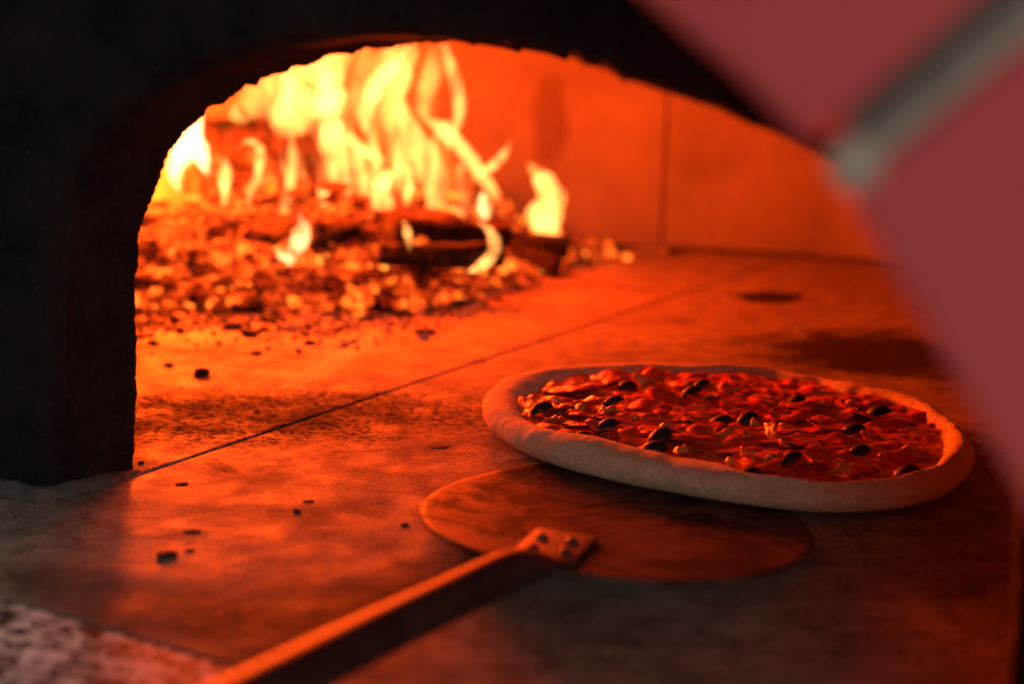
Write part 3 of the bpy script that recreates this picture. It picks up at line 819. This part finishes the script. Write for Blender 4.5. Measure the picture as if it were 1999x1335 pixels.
stub(1010, 492, 1.66, -.5, .11, .012, 'charred stick sloping down to the hearth at the right of the embers', 35., -.25)
stub(860, 500, 1.44, .15, .13, .012, 'flat charred stick low in front of the middle logs', 39.)
stub(575, 446, 1.52, .9, .09, .015, 'blackened chunk left of the logs, behind the small white flame', 43., .2)
stub(420, 420, 1.56, -.3, .12, .013, 'charred stick lying at the left beneath the thin flames', 47.)
stub(820, 425, 1.62, 2.6, .16, .014, 'crossed charred branch leaning over the middle logs', 51., .2)
log(atY(690, 428, 1.60), atY(940, 448, 1.66), .013, 'slender charred branch on top of the other logs, right of centre', 21.)
log(atY(880, 470, 1.66), atY(1105, 482, 1.72), .015, 'charred log stub under the crescent shaped flame', 9.)
log(atY(370, 385, 1.62), atY(650, 355, 1.70), .032, 'thick log behind the thin flames at the left', 13.)
log(atY(385, 300, 1.68), atY(660, 290, 1.74), .040, 'topmost log in shade behind the left flames', 17.)

# single lumps on the hearth
def bit(px, py, r, label, m=M_char, name='charcoal_lump', sx=1.3, sz=.6, seed=0., group='charcoal lumps on the hearth', cat='charcoal'):
    p = G(px, py, r*sz*.5); v_, f_ = lump(r, seed, 3, .45)
    R = Matrix.Rotation(seed*1.7, 3, 'Z')
    v_ = [R @ Vector((q[0]*sx, q[1], q[2]*sz))+p for q in v_]
    return tag(mesh(name, v_, f_, m), label, cat, group)
bit(395, 727, .0062, 'black charcoal lump lying alone on the hearth right of the pier', seed=1.)
bit(326, 1083, .0042, 'dark oval crumb, the largest one on the near hearth', M_crumb, 'burnt_crumb', 1.3, .35, 2.2, 'burnt crumbs on the near hearth', 'crumb')
bit(378, 1037, .0025, 'flat burnt flake just above the large oval crumb', M_crumb, 'burnt_crumb', 1.9, .2, 0., 'burnt crumbs on the near hearth', 'crumb')
bit(372, 1074, .0016, 'small burnt crumb just right of the large oval crumb', M_crumb, 'burnt_crumb', 1.6, .3, .3, 'burnt crumbs on the near hearth', 'crumb')
bit(357, 944, .0021, 'ragged burnt flake near the foot of the pier', M_crumb, 'burnt_crumb', 1.8, .25, .3, 'burnt crumbs on the near hearth', 'crumb')
bit(579, 997, .0019, 'tiny burnt crumb halfway between pier and peel', M_crumb, 'burnt_crumb', 1.2, .5, 4., 'burnt crumbs on the near hearth', 'crumb')
bit(604, 978, .0017, 'thin burnt flake beside the tiny crumb left of the peel', M_crumb, 'burnt_crumb', 1.9, .25, .2, 'burnt crumbs on the near hearth', 'crumb')
bit(858, 873, .0023, 'flat dark flake between the pizza and the hearth joint', M_crumb, 'burnt_crumb', 2.2, .2, .1, 'burnt crumbs on the near hearth', 'crumb')
bit(790, 1024, .0020, 'dark crumb beside the left edge of the peel', M_crumb, 'burnt_crumb', 1.2, .4, 5., 'burnt crumbs on the near hearth', 'crumb')
bit(275, 903, .0018, 'dark crumb against the foot of the pier at the joint', M_crumb, 'burnt_crumb', 1.2, .5, 6., 'burnt crumbs on the near hearth', 'crumb')
for i, (x, y, r, t) in enumerate([(330, 712, .0035, 'flat charcoal piece next to the pier, left of the lone lump'), (500, 688, .004, 'charcoal piece in front of the ember bed, right of the lone lump'), (300, 668, .004, 'charcoal chip beside the pier below the embers'),
                                (775, 610, .011, 'black coal at the front edge of the embers, in the middle'), (905, 588, .011, 'flat black coal right of the middle front of the embers'), (650, 585, .009, 'black coal on the front slope of the embers'), (330, 608, .012, 'black coal at the left end of the embers by the pier')]):
    bit(x, y, r, t, seed=i*2.+3, sx=1.6, sz=.5)
bit(1283, 491, .016, 'flat brick fragment against the back wall below the joint', M_dome, 'brick_fragment', 1.8, .5, 0., 'fragments along the back wall', 'fragment')
for i, (x, y, r, t) in enumerate([(1140, 487, .009, 'glowing coal nearest the embers along the back wall'), (1190, 495, .008, 'glowing coal in the middle of the row along the back wall'), (1222, 502, .007, 'last small glowing coal of the row along the back wall')]):
    o = bit(x, y, r, t, M_ember, 'glowing_coal', 1.3, .7, i*3., 'fragments along the back wall', 'coal')
    at = o.data.attributes.new('heat', 'FLOAT', 'POINT'); at.data.foreach_set('value', [.55-.04*i]*len(o.data.vertices))

# ------------------------------------------------------------------ lights
def lamp(name, loc, energy, col, rad):
    d = bpy.data.lights.new(name, 'POINT'); d.energy = energy; d.color = col; d.shadow_soft_size = rad
    o = bpy.data.objects.new(name, d); o.location = loc; COL.objects.link(o); return o
def low(px, Y, z): q = atY(px, 400, Y); return (q.x, q.y, z)
lamp('fire_light', low(305, 1.55, .125), 46, (1., .070, .0040), .045)
lamp('fire_light', low(560, 1.47, .15), 19, (1., .068, .0035), .06)
lamp('fire_light', low(850, 1.55, .17), 14.5, (1., .046, .0018), .06)
d = bpy.data.lights.new('room_light', 'AREA'); d.shape = 'RECTANGLE'; d.size = .34; d.size_y = .34; d.energy = 3.1; d.color = (1., .93, .84)
o = bpy.data.objects.new('room_light', d); COL.objects.link(o)
loc = Vector((.03, -.72, .43)); o.location = loc
o.rotation_euler = (Vector((.1, .8, .05))-loc).to_track_quat('-Z', 'Y').to_euler()
d = bpy.data.lights.new('counter_fill', 'AREA'); d.size = .25; d.spread = math.radians(34); d.energy = .40; d.color = (1., .93, .84)  # added lamp, aimed down only to brighten the granite landing
o = bpy.data.objects.new('counter_fill', d); COL.objects.link(o); q = UX*(US-.06)+AX*.20; o.location = (q.x, q.y, .95)
w = bpy.data.worlds.new('World'); sc.world = w; w.use_nodes = True
bg = w.node_tree.nodes['Background']; bg.inputs[0].default_value = (.6, .58, .56, 1); bg.inputs[1].default_value = .008

# ------------------------------------------------------------------ render settings
sc.view_settings.view_transform = 'Standard'; sc.view_settings.look = 'None'; sc.view_settings.exposure = 0; sc.view_settings.gamma = 1
sc.render.engine = 'CYCLES'
cy = sc.cycles
cy.max_bounces = 6; cy.diffuse_bounces = 3; cy.glossy_bounces = 3; cy.transparent_max_bounces = 96; cy.volume_bounces = 0
cy.use_denoising = True; cy.sample_clamp_indirect = 6
try: cy.denoiser = 'OPENIMAGEDENOISE'
except Exception: pass
